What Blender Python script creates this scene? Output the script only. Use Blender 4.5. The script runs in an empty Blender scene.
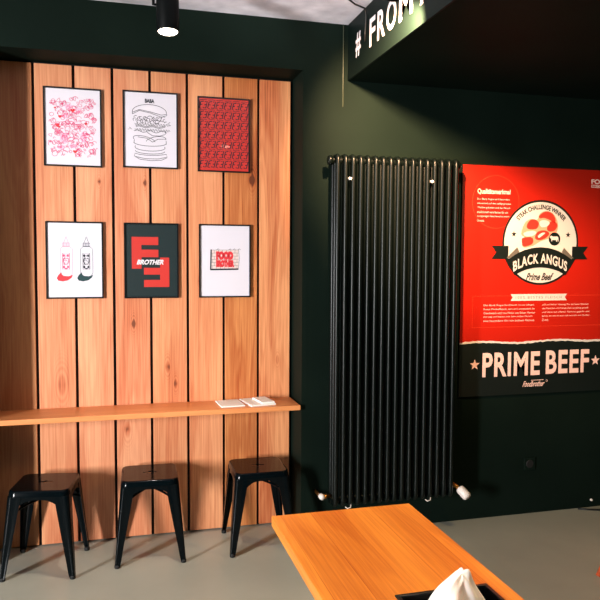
import bpy, bmesh, math, random
from mathutils import Vector, Matrix
R = math.radians
PI = math.pi
S = bpy.context.scene
C = S.collection

# ------------------------------------------------------------------ camera
cd = bpy.data.cameras.new('camera'); cam = bpy.data.objects.new('camera', cd); C.objects.link(cam)
cd.sensor_fit = 'HORIZONTAL'; cd.sensor_width = 36.0; cd.lens = 36.0 * 690 / 600
yaw, pit, rol = R(15.0), R(3.4), R(0.3)
Fv = Vector((math.sin(yaw)*math.cos(pit), math.cos(yaw)*math.cos(pit), -math.sin(pit)))
Rv = Vector((math.cos(yaw), -math.sin(yaw), 0)); Uv = Rv.cross(Fv)
R2 = Rv*math.cos(rol) + Uv*math.sin(rol); U2 = -Rv*math.sin(rol) + Uv*math.cos(rol)
M = Matrix((R2, U2, -Fv)).transposed().to_4x4(); M.translation = Vector((0, 0, 1.6))
cam.matrix_world = M
S.camera = cam

# ------------------------------------------------------------------ world, light, exposure
S.view_settings.view_transform = 'Standard'; S.view_settings.look = 'None'
S.view_settings.gamma = 1.0; S.view_settings.use_curve_mapping = False
S.view_settings.exposure = 0.0
w = bpy.data.worlds.new('world'); S.world = w; w.use_nodes = True
w.node_tree.nodes['Background'].inputs[0].default_value = (0.25, 0.85, 0.8, 1)
w.node_tree.nodes['Background'].inputs[1].default_value = 0.15

def area(name, loc, target, sx, sy, power, col):
    l = bpy.data.lights.new(name, 'AREA'); l.shape = 'RECTANGLE'; l.size = sx; l.size_y = sy
    l.energy = power; l.color = col
    o = bpy.data.objects.new(name, l); C.objects.link(o); o.location = loc
    o.rotation_euler = (Vector(target) - Vector(loc)).to_track_quat('-Z', 'Y').to_euler()
    return o
def spot(name, loc, target, power, col, deg, blend, rad):
    l = bpy.data.lights.new(name, 'SPOT'); l.energy = power; l.color = col
    l.spot_size = R(deg); l.spot_blend = blend; l.shadow_soft_size = rad
    o = bpy.data.objects.new(name, l); C.objects.link(o); o.location = loc
    o.rotation_euler = (Vector(target) - Vector(loc)).to_track_quat('-Z', 'Y').to_euler()
    return o
# shop-front daylight, behind and left of the camera
key = area('daylight_left', (-3.9, 0.1, 1.35), (0.6, 3.9, 1.2), 0.42, 1.5, 142, (1.0, 0.985, 0.98))
key.data.spread = R(95)

# ------------------------------------------------------------------ materials
def lin(r, g, b):
    f = lambda c: (c/255/12.92) if c/255 <= 0.04045 else ((c/255+0.055)/1.055)**2.4
    return (f(r), f(g), f(b), 1)
def mat(name, col, rough=0.5, metal=0.0, coat=0.0, spec=0.5, noise=0.0, nscale=8.0, bump=0.0, emit=None, estr=0):
    m = bpy.data.materials.new(name); m.use_nodes = True
    n = m.node_tree.nodes; L = m.node_tree.links; p = n['Principled BSDF']
    p.inputs['Base Color'].default_value = col; p.inputs['Roughness'].default_value = rough
    p.inputs['Metallic'].default_value = metal; p.inputs['Coat Weight'].default_value = coat
    p.inputs['Coat Roughness'].default_value = 0.04
    p.inputs['Specular IOR Level'].default_value = spec
    if noise or bump:
        tc = n.new('ShaderNodeTexCoord'); nt = n.new('ShaderNodeTexNoise')
        nt.inputs['Scale'].default_value = nscale; nt.inputs['Detail'].default_value = 6
        L.new(tc.outputs['Object'], nt.inputs['Vector'])
        if noise:
            mx = n.new('ShaderNodeMix'); mx.data_type = 'RGBA'
            mx.inputs[6].default_value = tuple(c*(1-noise) for c in col[:3]) + (1,)
            mx.inputs[7].default_value = tuple(min(1, c*(1+noise)) for c in col[:3]) + (1,)
            mr = n.new('ShaderNodeMapRange'); mr.inputs[1].default_value = 0.3; mr.inputs[2].default_value = 0.7
            L.new(nt.outputs['Fac'], mr.inputs[0]); L.new(mr.outputs[0], mx.inputs[0])
            L.new(mx.outputs[2], p.inputs['Base Color'])
        if bump:
            b = n.new('ShaderNodeBump'); b.inputs['Strength'].default_value = bump; b.inputs['Distance'].default_value = 0.01
            L.new(nt.outputs['Fac'], b.inputs['Height']); L.new(b.outputs[0], p.inputs['Normal'])
    if emit:
        p.inputs['Emission Color'].default_value = emit; p.inputs['Emission Strength'].default_value = estr
    return m

def wood(name, light, dark, along='Z', scale=1.0, rough=0.45, knots=(), offset=0.0, strips=0.0, contrast=1.0, coat=0.0, ring=0.5):
    """long-grained timber: object coordinates squeezed along the grain, wavy rings, knots"""
    m = bpy.data.materials.new(name); m.use_nodes = True
    n = m.node_tree.nodes; L = m.node_tree.links; p = n['Principled BSDF']
    p.inputs['Roughness'].default_value = rough; p.inputs['Coat Weight'].default_value = coat
    p.inputs['Coat Roughness'].default_value = 0.15
    geo = n.new('ShaderNodeNewGeometry')
    def mapping(s, off=(0, 0, 0)):
        mp = n.new('ShaderNodeMapping'); mp.inputs['Scale'].default_value = s; mp.inputs['Location'].default_value = off
        L.new(geo.outputs['Position'], mp.inputs['Vector']); return mp
    def sc(a, b):
        return {'Z': (a, a, b), 'Y': (a, b, a), 'X': (b, a, a)}[along]
    def noise(s, detail, dist=0.0, off=(0, 0, 0), sclamp=1.0):
        t = n.new('ShaderNodeTexNoise'); t.inputs['Scale'].default_value = 1.0
        t.inputs['Detail'].default_value = detail; t.inputs['Distortion'].default_value = dist
        mp = mapping(s, off); L.new(mp.outputs[0], t.inputs['Vector']); return t
    def math_(op, a, b=None, c=None):
        q = n.new('ShaderNodeMath'); q.operation = op
        for i, v in enumerate((a, b, c)):
            if v is None: continue
            if isinstance(v, (int, float)): q.inputs[i].default_value = v
            else: L.new(v, q.inputs[i])
        return q.outputs[0]
    fine = noise(sc(160*scale, 3*scale), 4, 0.3, (offset, offset, offset))
    broad = noise(sc(7*scale, 0.7*scale), 3, 0.6, (offset*3.1+5, offset, offset*1.7))
    rings = math_('SINE', math_('MULTIPLY', broad.outputs['Fac'], 60.0))
    f = math_('MULTIPLY_ADD', math_('SUBTRACT', fine.outputs['Fac'], 0.5), 0.9*contrast, 0.4)
    f = math_('ADD', f, math_('MULTIPLY', rings, 0.10*ring))
    f = math_('ADD', f, math_('MULTIPLY', math_('SUBTRACT', broad.outputs['Fac'], 0.5), 1.2*contrast))
    if knots:
        sep = n.new('ShaderNodeSeparateXYZ'); L.new(geo.outputs['Position'], sep.inputs[0])
        for (kx, kz, kr, ks) in knots:
            dx = math_('DIVIDE', math_('SUBTRACT', sep.outputs['X'], kx), kr)
            dz = math_('DIVIDE', math_('SUBTRACT', sep.outputs['Z'], kz), kr*1.25)
            d2 = math_('ADD', math_('MULTIPLY', dx, dx), math_('MULTIPLY', dz, dz))
            g = math_('POWER', 2.718, math_('MULTIPLY', d2, -1.0))
            f = math_('ADD', f, math_('MULTIPLY', g, ks))
            dz2 = math_('DIVIDE', dz, 5.0); dx2 = math_('DIVIDE', dx, 2.2)
            d3 = math_('ADD', math_('MULTIPLY', dx2, dx2), math_('MULTIPLY', dz2, dz2))
            g2 = math_('POWER', 2.718, math_('MULTIPLY', d3, -1.0))
            f = math_('ADD', f, math_('MULTIPLY', math_('MULTIPLY', g2, math_('ADD', math_('SINE', math_('MULTIPLY', d3, 14.0)), 1.0)), 0.16))
    if strips:
        sep2 = n.new('ShaderNodeSeparateXYZ'); L.new(geo.outputs['Position'], sep2.inputs[0])
        idx = math_('FLOOR', math_('DIVIDE', sep2.outputs['X'], strips))
        wn = n.new('ShaderNodeTexWhiteNoise'); wn.noise_dimensions = '1D'; L.new(idx, wn.inputs['W'])
        f = math_('ADD', f, math_('MULTIPLY', math_('SUBTRACT', wn.outputs['Value'], 0.5), 0.45))
        fr = math_('FRACT', math_('DIVIDE', sep2.outputs['X'], strips))
        ln = math_('LESS_THAN', fr, 0.02)
        f = math_('ADD', f, math_('MULTIPLY', ln, 0.35))
    cr = n.new('ShaderNodeValToRGB'); e = cr.color_ramp.elements
    e[0].position = 0.0; e[0].color = light; e[1].position = 1.0; e[1].color = dark
    L.new(f, cr.inputs[0])
    if knots:
        e2 = e.new(1.0); e[1].position = 0.8; e[1].color = dark
        e[2].position = 1.0; e[2].color = tuple(c*0.35 for c in dark[:3]) + (1,)
    L.new(cr.outputs[0], p.inputs['Base Color'])
    b = n.new('ShaderNodeBump'); b.inputs['Strength'].default_value = 0.12; b.inputs['Distance'].default_value = 0.002
    L.new(f, b.inputs['Height']); L.new(b.outputs[0], p.inputs['Normal'])
    return m

M_wall = mat('dark_green_paint', lin(16, 26, 21), 0.6, spec=0.03, noise=0.12, nscale=3, bump=0.03)
M_fascia = mat('satin_green_paint', lin(9, 20, 17), 0.5, spec=0.12)
M_wire = mat('painted_wire', lin(70, 78, 62), 0.5)
M_ceil = mat('raw_concrete', lin(228, 226, 236), 0.9, noise=0.22, nscale=7, bump=0.5)
M_black_board = mat('black_backing', lin(8, 8, 8), 0.8)
M_frame = mat('black_frame_lacquer', lin(14, 14, 16), 0.3)
M_paper = mat('white_print_paper', lin(228, 222, 231), 0.5, coat=0.6)
M_red_print = mat('red_print', lin(206, 50, 42), 0.5, coat=0.8)
M_blk_print = mat('dark_print', lin(20, 36, 38), 0.5, coat=0.8)
M_pink = mat('pink_ink', lin(214, 70, 120), 0.6)
M_pinkl = mat('light_pink_ink', lin(240, 150, 175), 0.6)
M_redink = mat('red_ink', lin(226, 52, 60), 0.6)
M_ink = mat('dark_ink', lin(24, 28, 40), 0.6)
M_inkg = mat('grey_ink', lin(90, 95, 105), 0.6)
M_tealink = mat('dark_teal_ink', lin(20, 60, 62), 0.6)
M_whiteink = mat('white_ink', lin(232, 226, 230), 0.6)
M_brickink = mat('brick_wash', lin(225, 205, 200), 0.7)
M_metal = mat('black_powder_coated_steel', lin(4, 9, 12), 0.14, spec=0.15)
M_rubber = mat('black_rubber', lin(10, 10, 10), 0.7)
M_rad = mat('dark_green_radiator_enamel', lin(6, 13, 11), 0.33, spec=0.25)
M_brass = mat('brass', lin(205, 140, 70), 0.3, metal=0.9)
M_white = mat('white_plastic', lin(235, 222, 214), 0.4)
M_cast = mat('black_cast_iron', lin(14, 14, 14), 0.5)
M_tray = mat('black_tray_plastic', lin(18, 22, 24), 0.3)
M_napkin = mat('white_tissue', lin(250, 246, 240), 0.9)
M_napkin.node_tree.nodes['Principled BSDF'].inputs['Subsurface Weight'].default_value = 0.1
M_lamp = mat('black_lamp_metal', lin(5, 8, 8), 0.5, spec=0.08)
M_lens = mat('lit_lens', (1, 0.9, 0.75, 1), 0.4, emit=(1.0, 0.88, 0.68, 1), estr=14)
M_cable = mat('black_cable', lin(8, 10, 10), 0.5)
M_postred = mat('poster_red', lin(174, 27, 12), 0.4, coat=0.35)
M_postredl = mat('poster_faint_line', lin(234, 70, 40), 0.5)
M_postblk = mat('poster_black', lin(16, 24, 22), 0.4, coat=0.35)
M_postink = mat('poster_ink', lin(12, 12, 14), 0.6)
M_cream = mat('poster_cream', lin(204, 200, 196), 0.5)
M_pinkw = mat('poster_pale_lettering', lin(240, 200, 190), 0.5)
M_steakr = mat('steak_red', lin(205, 48, 36), 0.5)
M_steakp = mat('steak_pink', lin(240, 150, 120), 0.5)
M_grey = mat('ribbon_fold_grey', lin(96, 92, 84), 0.5)
M_floor = mat('polished_concrete', lin(162, 160, 146), 0.33, noise=0.09, nscale=2.2, bump=0.02, spec=0.4)
M_redwood = wood('reddish_stained_wood', lin(225, 100, 55), lin(160, 60, 30), 'Z')
M_table = wood('oiled_beech_top', lin(240, 152, 58), lin(176, 80, 18), 'Y', 1.0, 0.35, strips=0.104, contrast=1.1, coat=0.1)
M_ledge = wood('pale_pine_ledge', lin(236, 158, 98), lin(200, 112, 58), 'X', 1.0, 0.45, contrast=0.6, coat=0.1)

# ------------------------------------------------------------------ helpers
def obj(name, bm, m, parent=None, smooth=False, loc=None, rot=None, bevel=0.0, mats=None):
    bmesh.ops.recalc_face_normals(bm, faces=bm.faces)
    me = bpy.data.meshes.new(name); bm.to_mesh(me); bm.free()
    for q in (mats or [m]): me.materials.append(q)
    if smooth:
        for f in me.polygons: f.use_smooth = True
    o = bpy.data.objects.new(name, me); C.objects.link(o)
    if parent: o.parent = parent
    if loc: o.location = loc
    if rot: o.rotation_euler = rot
    if bevel:
        b = o.modifiers.new('bevel', 'BEVEL'); b.width = bevel; b.segments = 2; b.limit_method = 'ANGLE'
    return o
def tag(o, label=None, cat=None, group=None, kind=None):
    if label: o['label'] = label
    if cat: o['category'] = cat
    if group: o['group'] = group
    if kind: o['kind'] = kind
    return o
def thing(name, label, cat, loc=(0, 0, 0), rotz=0, group=None):
    o = bpy.data.objects.new(name, None); C.objects.link(o)
    o.location = loc; o.rotation_euler = (0, 0, rotz); o.empty_display_size = 0.1
    return tag(o, label, cat, group)
def box(bm, x0, x1, y0, y1, z0, z1, mi=0):
    v = [bm.verts.new(p) for p in ((x0,y0,z0),(x1,y0,z0),(x1,y1,z0),(x0,y1,z0),(x0,y0,z1),(x1,y0,z1),(x1,y1,z1),(x0,y1,z1))]
    for q in ((0,3,2,1),(4,5,6,7),(0,1,5,4),(1,2,6,5),(2,3,7,6),(3,0,4,7)):
        f = bm.faces.new([v[i] for i in q]); f.material_index = mi
def NB(): return bmesh.new()
def boxo(name, dims, m, parent=None, **k):
    bm = NB(); box(bm, *dims); return obj(name, bm, m, parent, **k)
def tube(bm, pts, r, seg=10, cap=True, closed=False):
    pts = [Vector(p) for p in pts]; rs = r if isinstance(r, (list, tuple)) else [r]*len(pts)
    rings = []; prev = None
    for i, p in enumerate(pts):
        a = pts[i-1] if (i or closed) else pts[0]; b = pts[(i+1) % len(pts)] if (i < len(pts)-1 or closed) else pts[-1]
        d = (b-a).normalized()
        if prev is None:
            up = Vector((0, 0, 1)) if abs(d.z) < 0.9 else Vector((1, 0, 0)); x = d.cross(up).normalized()
        else:
            x = (prev - d*prev.dot(d)).normalized()
        prev = x; y = d.cross(x)
        rings.append([bm.verts.new(p + (x*math.cos(2*PI*k/seg) + y*math.sin(2*PI*k/seg))*rs[i]) for k in range(seg)])
    n = len(rings)
    for i in range(n if closed else n-1):
        A, B = rings[i], rings[(i+1) % n]
        for k in range(seg): bm.faces.new((A[k], A[(k+1) % seg], B[(k+1) % seg], B[k]))
    if cap and not closed:
        bm.faces.new(rings[0]); bm.faces.new(rings[-1])
def lathe(bm, prof, seg=24, axis='Z', o=(0, 0, 0)):
    rings = []
    for (r, h) in prof:
        ring = []
        for k in range(seg):
            a = 2*PI*k/seg; c, s = r*math.cos(a), r*math.sin(a)
            p = {'Z': (c, s, h), 'Y': (c, h, s), 'X': (h, c, s)}[axis]
            ring.append(bm.verts.new(Vector(p) + Vector(o)))
        rings.append(ring)
    for A, B in zip(rings, rings[1:]):
        for k in range(seg): bm.faces.new((A[k], A[(k+1) % seg], B[(k+1) % seg], B[k]))
    bm.faces.new(rings[0]); bm.faces.new(rings[-1])

# flat art: everything is drawn as (u, v) polygons and mapped on a plane by T(u, v, d)
def face_y(x0, y0, z0):      # plane facing the room (towards -y)
    return lambda u, v, d: Vector((x0+u, y0-d, z0+v))
def poly(bm, T, pts, d, th=0.0003):
    """closed flat polygon with a real (thin) thickness"""
    a = [bm.verts.new(T(u, v, d)) for u, v in pts]; b = [bm.verts.new(T(u, v, d+th)) for u, v in pts]
    try:
        bm.faces.new(b); bm.faces.new(a[::-1])
        n = len(pts)
        for i in range(n): bm.faces.new((a[i], a[(i+1) % n], b[(i+1) % n], b[i]))
    except ValueError: pass
def rect(bm, T, u0, u1, v0, v1, d): poly(bm, T, [(u0, v0), (u1, v0), (u1, v1), (u0, v1)], d)
def line(bm, T, pts, w, d, closed=False):
    """an ink stroke: mitred ribbon along the points"""
    P = [Vector(p) for p in pts]; n = len(P); L_, R_ = [], []
    for i in range(n):
        a = P[i-1] if (i or closed) else P[0]; b = P[(i+1) % n] if (i < n-1 or closed) else P[-1]
        t = (b-a)
        if t.length < 1e-9: t = Vector((1, 0))
        t.normalize(); nrm = Vector((-t.y, t.x))*w/2
        q = P[i]+nrm; s = P[i]-nrm
        L_.append(bm.verts.new(T(q.x, q.y, d))); R_.append(bm.verts.new(T(s.x, s.y, d)))
    for i in range(n if closed else n-1):
        j = (i+1) % n; bm.faces.new((L_[i], L_[j], R_[j], R_[i]))
def ell(cx, cy, rx, ry, n=24, a0=0, a1=2*PI, rot=0):
    full = abs(a1-a0-2*PI) < 1e-6; out = []
    for k in range(n if full else n+1):
        a = a0+(a1-a0)*k/n; x, y = rx*math.cos(a), ry*math.sin(a)
        out.append((cx+x*math.cos(rot)-y*math.sin(rot), cy+x*math.sin(rot)+y*math.cos(rot)))
    return out
def star(cx, cy, r, n=5):
    return [(cx+(r if k % 2 == 0 else r*0.42)*math.sin(PI*k/n), cy+(r if k % 2 == 0 else r*0.42)*math.cos(PI*k/n)) for k in range(2*n)]
def glyphs(s, bold=0.0, spacing=1.0):
    cu = bpy.data.curves.new('t', 'FONT'); cu.body = s; cu.size = 1.0; cu.offset = bold
    cu.space_character = spacing; cu.resolution_u = 4; cu.fill_mode = 'FRONT'
    o = bpy.data.objects.new('t', cu); C.objects.link(o)
    dg = bpy.context.evaluated_depsgraph_get(); e = o.evaluated_get(dg); me = e.to_mesh()
    vs = [(v.co.x, v.co.y) for v in me.vertices]; fs = [tuple(p.vertices) for p in me.polygons]
    e.to_mesh_clear(); bpy.data.objects.remove(o); bpy.data.curves.remove(cu)
    return vs, fs
def text(bm, T, s, u0, u1, v0, v1, d, bold=0.0, shear=0.0, warp=None, spacing=1.0):
    """letters fitted to the box (u0..u1, v0..v1)"""
    vs, fs = glyphs(s, bold, spacing)
    if not vs: return
    xs = [a for a, b in vs]; ys = [b for a, b in vs]; x0, x1, y0, y1 = min(xs), max(xs), min(ys), max(ys)
    nv = []
    for a, b in vs:
        u = u0+(a-x0)/(x1-x0)*(u1-u0); v = v0+(b-y0)/(y1-y0)*(v1-v0)
        u += shear*(v-v0)
        if warp: u, v = warp(u, v)
        nv.append(bm.verts.new(T(u, v, d)))
    for f in fs:
        try: bm.faces.new([nv[i] for i in f])
        except ValueError: pass

# ------------------------------------------------------------------ the room
YM, YW = 3.763, 3.985          # main wall plane, plank face
XL, XR = -0.63, 1.02           # recess
H = 2.915
tag(boxo('floor', (-4.6, 4.6, -3, 4.1, -0.12, 0), M_floor), kind='structure')
tag(boxo('ceiling', (-4.6, 4.6, -3, 4.1, H, H+0.12), M_ceil), kind='structure')
bm = NB()
box(bm, XR, 4.6, YM, 4.1, 0, H); box(bm, XL, XR, YM, 4.1, 2.648, H)
box(bm, -4.6, XL, YM, 4.1, 0, H); box(bm, XL, XR, 4.012, 4.1, 0, 2.648)
tag(obj('wall_back', bm, M_wall), kind='structure')
tag(boxo('wall_right', (4.6, 4.7, -3, 4.1, 0, H), M_wall), kind='structure')
tag(boxo('wall_left', (-4.7, -4.6, -3, 4.1, 0, H), M_wall), kind='structure')
tag(boxo('trim_1', (1.28, 1.290, -3, YM, 2.607, H), M_fascia), kind='structure')
tag(boxo('wall_soffit', (1.290, 4.6, -3, YM, 2.607, H), M_wall), kind='structure')

# white words on the side of the soffit: they run from the wall towards the camera
sg = thing('soffit_lettering', 'white hash and FROM lettering on the side of the dark ceiling soffit', 'sign', (1.28, 3.2, 2.69))
TB = lambda u, v, d: Vector((-d, 0-u, v))     # local: u runs towards the camera
for ch, a, b, nm in (('#', 3.628, 3.548, 'hash_symbol'), ('F', 3.415, 3.335, 'letter'), ('R', 3.305, 3.205, 'letter'),
                     ('O', 3.185, 3.065, 'letter'), ('M', 3.03, 2.88, 'letter'), ('F', 2.80, 2.72, 'letter')):
    bm = NB(); text(bm, TB, ch, 3.2-a, 3.2-b, 0.0 if ch != '#' else 0.005, 0.142 if ch != '#' else 0.132, 0.0015, bold=0.02)
    obj(nm, bm, M_whiteink, sg)

# ------------------------------------------------------------------ timber cladding in the recess
random.seed(5)
clad = thing('timber_wall_cladding', 'pale vertical timber planks with black gaps lining the wall recess', 'wood paneling', (0.2, YW, 0))
boxo('backing_board', (XL+0.002-0.2, XR-0.004-0.2, 0.021, 0.026, 0.0, 2.646), M_black_board, clad)
edges = [XL+0.004, -0.415, -0.209, -0.006, 0.196, 0.402, 0.609, 0.813, 1.0035]
tones = [(0.72, 0.6), (0.95, 0.15), (1.02, 0.0), (1.04, 0.0), (0.98, 0.25), (1.04, 0.25), (0.86, 0.85), (1.06, 0.45)]  # first plank's colour darkened to carry the shade at the recess edge
KN = {1: [(-0.29, 0.90, 0.02, 0.2)], 2: [(-0.02+0.04-0.1, 2.02, 0.008, 0.6)], 3: [(0.098, 1.23, 0.010, 0.6), (0.06, 0.63, 0.016, 0.45), (0.165, 2.02, 0.009, 0.8)],
      4: [(0.285, 0.98, 0.012, 0.35), (0.33, 0.88, 0.01, 0.3)], 5: [(0.47, 1.47, 0.006, 0.5)], 6: [(0.775, 2.055, 0.014, 1.3), (0.74, 1.7, 0.01, 0.25)], 7: [(0.93, 1.0, 0.01, 0.1)]}
def mixc(a, b, t): return tuple(x+(y-x)*t for x, y in zip(a, b))
for i in range(8):
    g = 0.0075
    a, b = edges[i]+(g if i else 0), edges[i+1]-(g if i < 7 else 0)
    br, wm = tones[i]
    li = mixc(lin(236, 168, 125), lin(238, 158, 88), wm); da = mixc(lin(196, 108, 70), lin(182, 86, 32), wm)
    mm = wood('plank_timber', tuple(c*br for c in li[:3])+(1,), tuple(c*br for c in da[:3])+(1,), 'Z', 1.0, 0.5, KN.get(i, ()),
              offset=i*3.7+1.3, contrast=1.25, ring=1.0 if i in (0, 6, 7) else 0.5)
    bm = NB(); box(bm, a-0.2, b-0.2, 0, 0.02, 0.008, 2.636)
    obj('plank', bm, mm, clad, bevel=0.0015)

# ledge
bm = NB(); box(bm, XL+0.002, 1.008, 3.735, 3.984, 0.744, 0.772)
tag(obj('wall_ledge', bm, M_ledge, bevel=0.003), 'long narrow pale wooden ledge across the timber planks', 'ledge')

# ------------------------------------------------------------------ framed prints
def framed(cx, cz, label, paper, draws):
    W, Hh = 0.150, 0.2105
    root = thing('framed_print', label, 'picture', (cx, YW-0.001, cz), 0, 'framed prints on the timber planks')
    bm = NB(); f = 0.008; dp = 0.016
    for q in ((-W, -W+f, -Hh, Hh), (W-f, W, -Hh, Hh), (-W+f, W-f, -Hh, -Hh+f), (-W+f, W-f, Hh-f, Hh)):
        box(bm, q[0], q[1], -dp, 0, q[2], q[3])
    obj('frame', bm, M_frame, root)
    bm = NB(); box(bm, -W+f, W-f, -0.009, -0.002, -Hh+f, Hh-f); obj('paper', bm, paper, root)
    T = face_y(0, -0.0095, 0)
    for nm, m, fn in draws:
        bm = NB(); fn(bm, T); obj(nm, bm, m, root)
    return root
Z1, Z2 = 2.305, 1.586

# front wall behind the camera, with the open shop front between its piers
bm = NB(); box(bm, -4.6, -2.2, -3.1, -3, 0, H); box(bm, 2.4, 4.6, -3.1, -3, 0, H); box(bm, -2.2, 2.4, -3.1, -3, 2.75, H)
tag(obj('wall_front', bm, M_wall), kind='structure')
# 1 pink doodles
rd = random.Random(11)
def doodle(bm, T):
    for k in range(230):
        cx, cy = rd.uniform(-0.118, 0.118), rd.uniform(-0.155, 0.155)
        if abs(cx) > 0.1 and abs(cy) > 0.14: continue
        r = rd.uniform(0.004, 0.016); kind = rd.random(); w_ = 0.0021
        if kind < 0.35: line(bm, T, ell(cx, cy, r, r*rd.uniform(0.5, 1), 14, rot=rd.uniform(0, 3)), w_, 0.0002+k*2e-6, True)
        elif kind < 0.6:
            ph = rd.uniform(0, 6); line(bm, T, [(cx+r*(t/6-1), cy+r*0.5*math.sin(t+ph)) for t in range(13)], w_, 0.0002+k*2e-6)
        elif kind < 0.8:
            a = rd.uniform(0, 3); line(bm, T, [(cx+r*math.cos(a+q)*k2, cy+r*math.sin(a+q)*k2) for q, k2 in ((0, 1), (1.2, .5), (2.4, 1), (3.4, .5), (4.5, 1), (5.3, .5))], w_, 0.0002+k*2e-6, True)
        else: line(bm, T, ell(cx, cy, r, r, 10, 0, 4), w_, 0.0002+k*2e-6)
    for k in range(9): line(bm, T, ell(rd.uniform(-.09, .09), rd.uniform(-.13, .12), rd.uniform(.014, .022), rd.uniform(.008, .014), 20, rot=rd.uniform(-.5, .5)), 0.0016, 0.0007+k*1e-5, True)
    # the little burger in the middle
    line(bm, T, ell(-0.002, 0.03, 0.024, 0.02, 14, 0, PI), 0.002, 0.0003); line(bm, T, [(-0.028, 0.03), (0.024, 0.03), (0.022, 0.018), (-0.024, 0.018)], 0.002, 0.0003, True)
    line(bm, T, [(-0.02, -0.01), (-0.015, 0.005), (0.03, 0.006), (0.035, -0.01), (0.03, -0.03), (-0.01, -0.034)], 0.0014, 0.0003, True)
def heart(cx, cy, r):
    return [(cx+r*math.sin(t)**3, cy+r*(13*math.cos(t)-5*math.cos(2*t)-2*math.cos(3*t)-math.cos(4*t))/16) for t in [2*PI*k/16 for k in range(16)]]
def heart_fn(cx, cy, r): return lambda bm, T: poly(bm, T, heart(cx, cy, r), 0.0003)
def wash_fn(cx, cy, a, b): return lambda bm, T: poly(bm, T, ell(cx, cy, a, b, 14), 0.0001, 0.0001)
HEARTS = ((0.0, 0.09, 0.012), (-0.066, 0.055, 0.009), (-0.08, 0.008, 0.011), (-0.07, 0.0, 0.008), (0.068, 0.022, 0.008), (0.01, -0.13, 0.011), (-0.09, 0.10, 0.006), (0.03, 0.005, 0.006))
WASH = ((-0.045, -0.06, 0.022, 0.03), (-0.02, 0.11, 0.02, 0.014), (0.055, -0.05, 0.018, 0.03), (-0.06, -0.11, 0.018, 0.014), (0.03, 0.09, 0.014, 0.016), (0.0, -0.1, 0.02, 0.012), (-0.04, 0.06, 0.016, 0.014))
M_pinkd = mat('deep_pink_ink', lin(222, 62, 118), 0.6)
M_pale = mat('pale_pink_wash', lin(240, 190, 212), 0.6)
framed(-0.2135, Z1, 'framed white print crowded with pink doodles, upper left of the six', M_paper,
       [('pink_wash', M_pale, wash_fn(*q)) for q in WASH] + [('doodle_drawing', M_pinkd, doodle)] + [('filled_heart', M_redink, heart_fn(*q)) for q in HEARTS])

# 2 tall line-drawn burger
def burger(bm, T):
    w_ = 0.0027; d = 0.0002; rb = random.Random(3)
    def L_(p, c=False, ww=w_): line(bm, T, p, ww, d, c)
    L_([(-0.098, 0.084)] + [(-0.005+0.093*math.cos(a), 0.098+0.042*math.sin(a)) for a in [PI-k*PI/16 for k in range(17)]] + [(0.09, 0.085), (0.06, 0.075), (0.0, 0.094), (-0.06, 0.105), (-0.098, 0.084)])
    L_([(-0.096, 0.094), (-0.06, 0.11), (0, 0.1), (0.06, 0.086), (0.088, 0.092)])
    for k in range(26):       # lettuce and onion scribbles
        cx = -0.085+k*0.0068; cy = 0.055+0.012*math.sin(k*1.7); r = 0.008+0.006*rb.random()
        L_(ell(cx, cy, r, r*0.8, 9, rb.uniform(0, 2), rb.uniform(3, 6)))
    for row, zz in ((0, 0.035), (1, 0.005)):
        for k in range(13):
            cx = -0.085+k*0.0145; L_([(cx, zz), (cx+0.006, zz-0.012), (cx+0.012, zz+0.002), (cx+0.018, zz-0.008)])
    for q in (0.022, 0.016): L_([(-0.08+t*0.016, q+0.004*math.sin(t*1.4)) for t in range(11)])
    L_([(-0.1, 0.0), (-0.115, 0.012), (-0.11, 0.002), (-0.122, 0.0)], ww=0.0018); L_([(0.09, 0.036), (0.108, 0.05), (0.1, 0.036), (0.112, 0.03)], ww=0.0018)
    L_([(-0.09+t*0.012, -0.008+0.006*math.sin(t*1.1)) for t in range(16)])
    L_([(-0.02, -0.012), (0.01, -0.03), (0.05, -0.03), (0.08, -0.02), (0.085, 0.002)])
    L_(ell(-0.035, -0.055, 0.06, 0.02, 20, 0.1, 3.6, rot=-0.2)); L_(ell(0.03, -0.055, 0.055, 0.02, 20, -0.3, 3.0, rot=0.2))
    L_([(-0.07, -0.04), (-0.02, -0.045), (0.01, -0.065), (0.04, -0.048), (0.085, -0.045)])
    L_(ell(-0.003, -0.07, 0.088, 0.018, 24, PI, 2*PI)); L_([(-0.088, -0.055), (-0.091, -0.075)]); L_([(0.085, -0.055), (0.086, -0.075)])
    L_(ell(-0.003, -0.095, 0.082, 0.02, 24, PI*0.9, 2.1*PI)); L_(ell(-0.003, -0.115, 0.08, 0.016, 24, PI*0.98, 2.02*PI))
    L_([(-0.085, -0.13), (-0.09, -0.145), (-0.06, -0.162), (0, -0.168), (0.06, -0.163), (0.09, -0.148), (0.086, -0.13), (0.04, -0.137), (-0.02, -0.139), (-0.06, -0.136)], True)
    L_([(-0.085, -0.148), (-0.03, -0.158), (0.04, -0.157), (0.086, -0.146)])
framed(0.1985, Z1+0.0065, 'framed white print of a tall burger line drawing with a small heading', M_paper,
       [('burger_drawing', M_ink, burger), ('heading_text', M_ink, lambda bm, T: text(bm, T, 'BABA', -0.030, 0.022, 0.149, 0.171, 0.0002, bold=0.05))])

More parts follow.
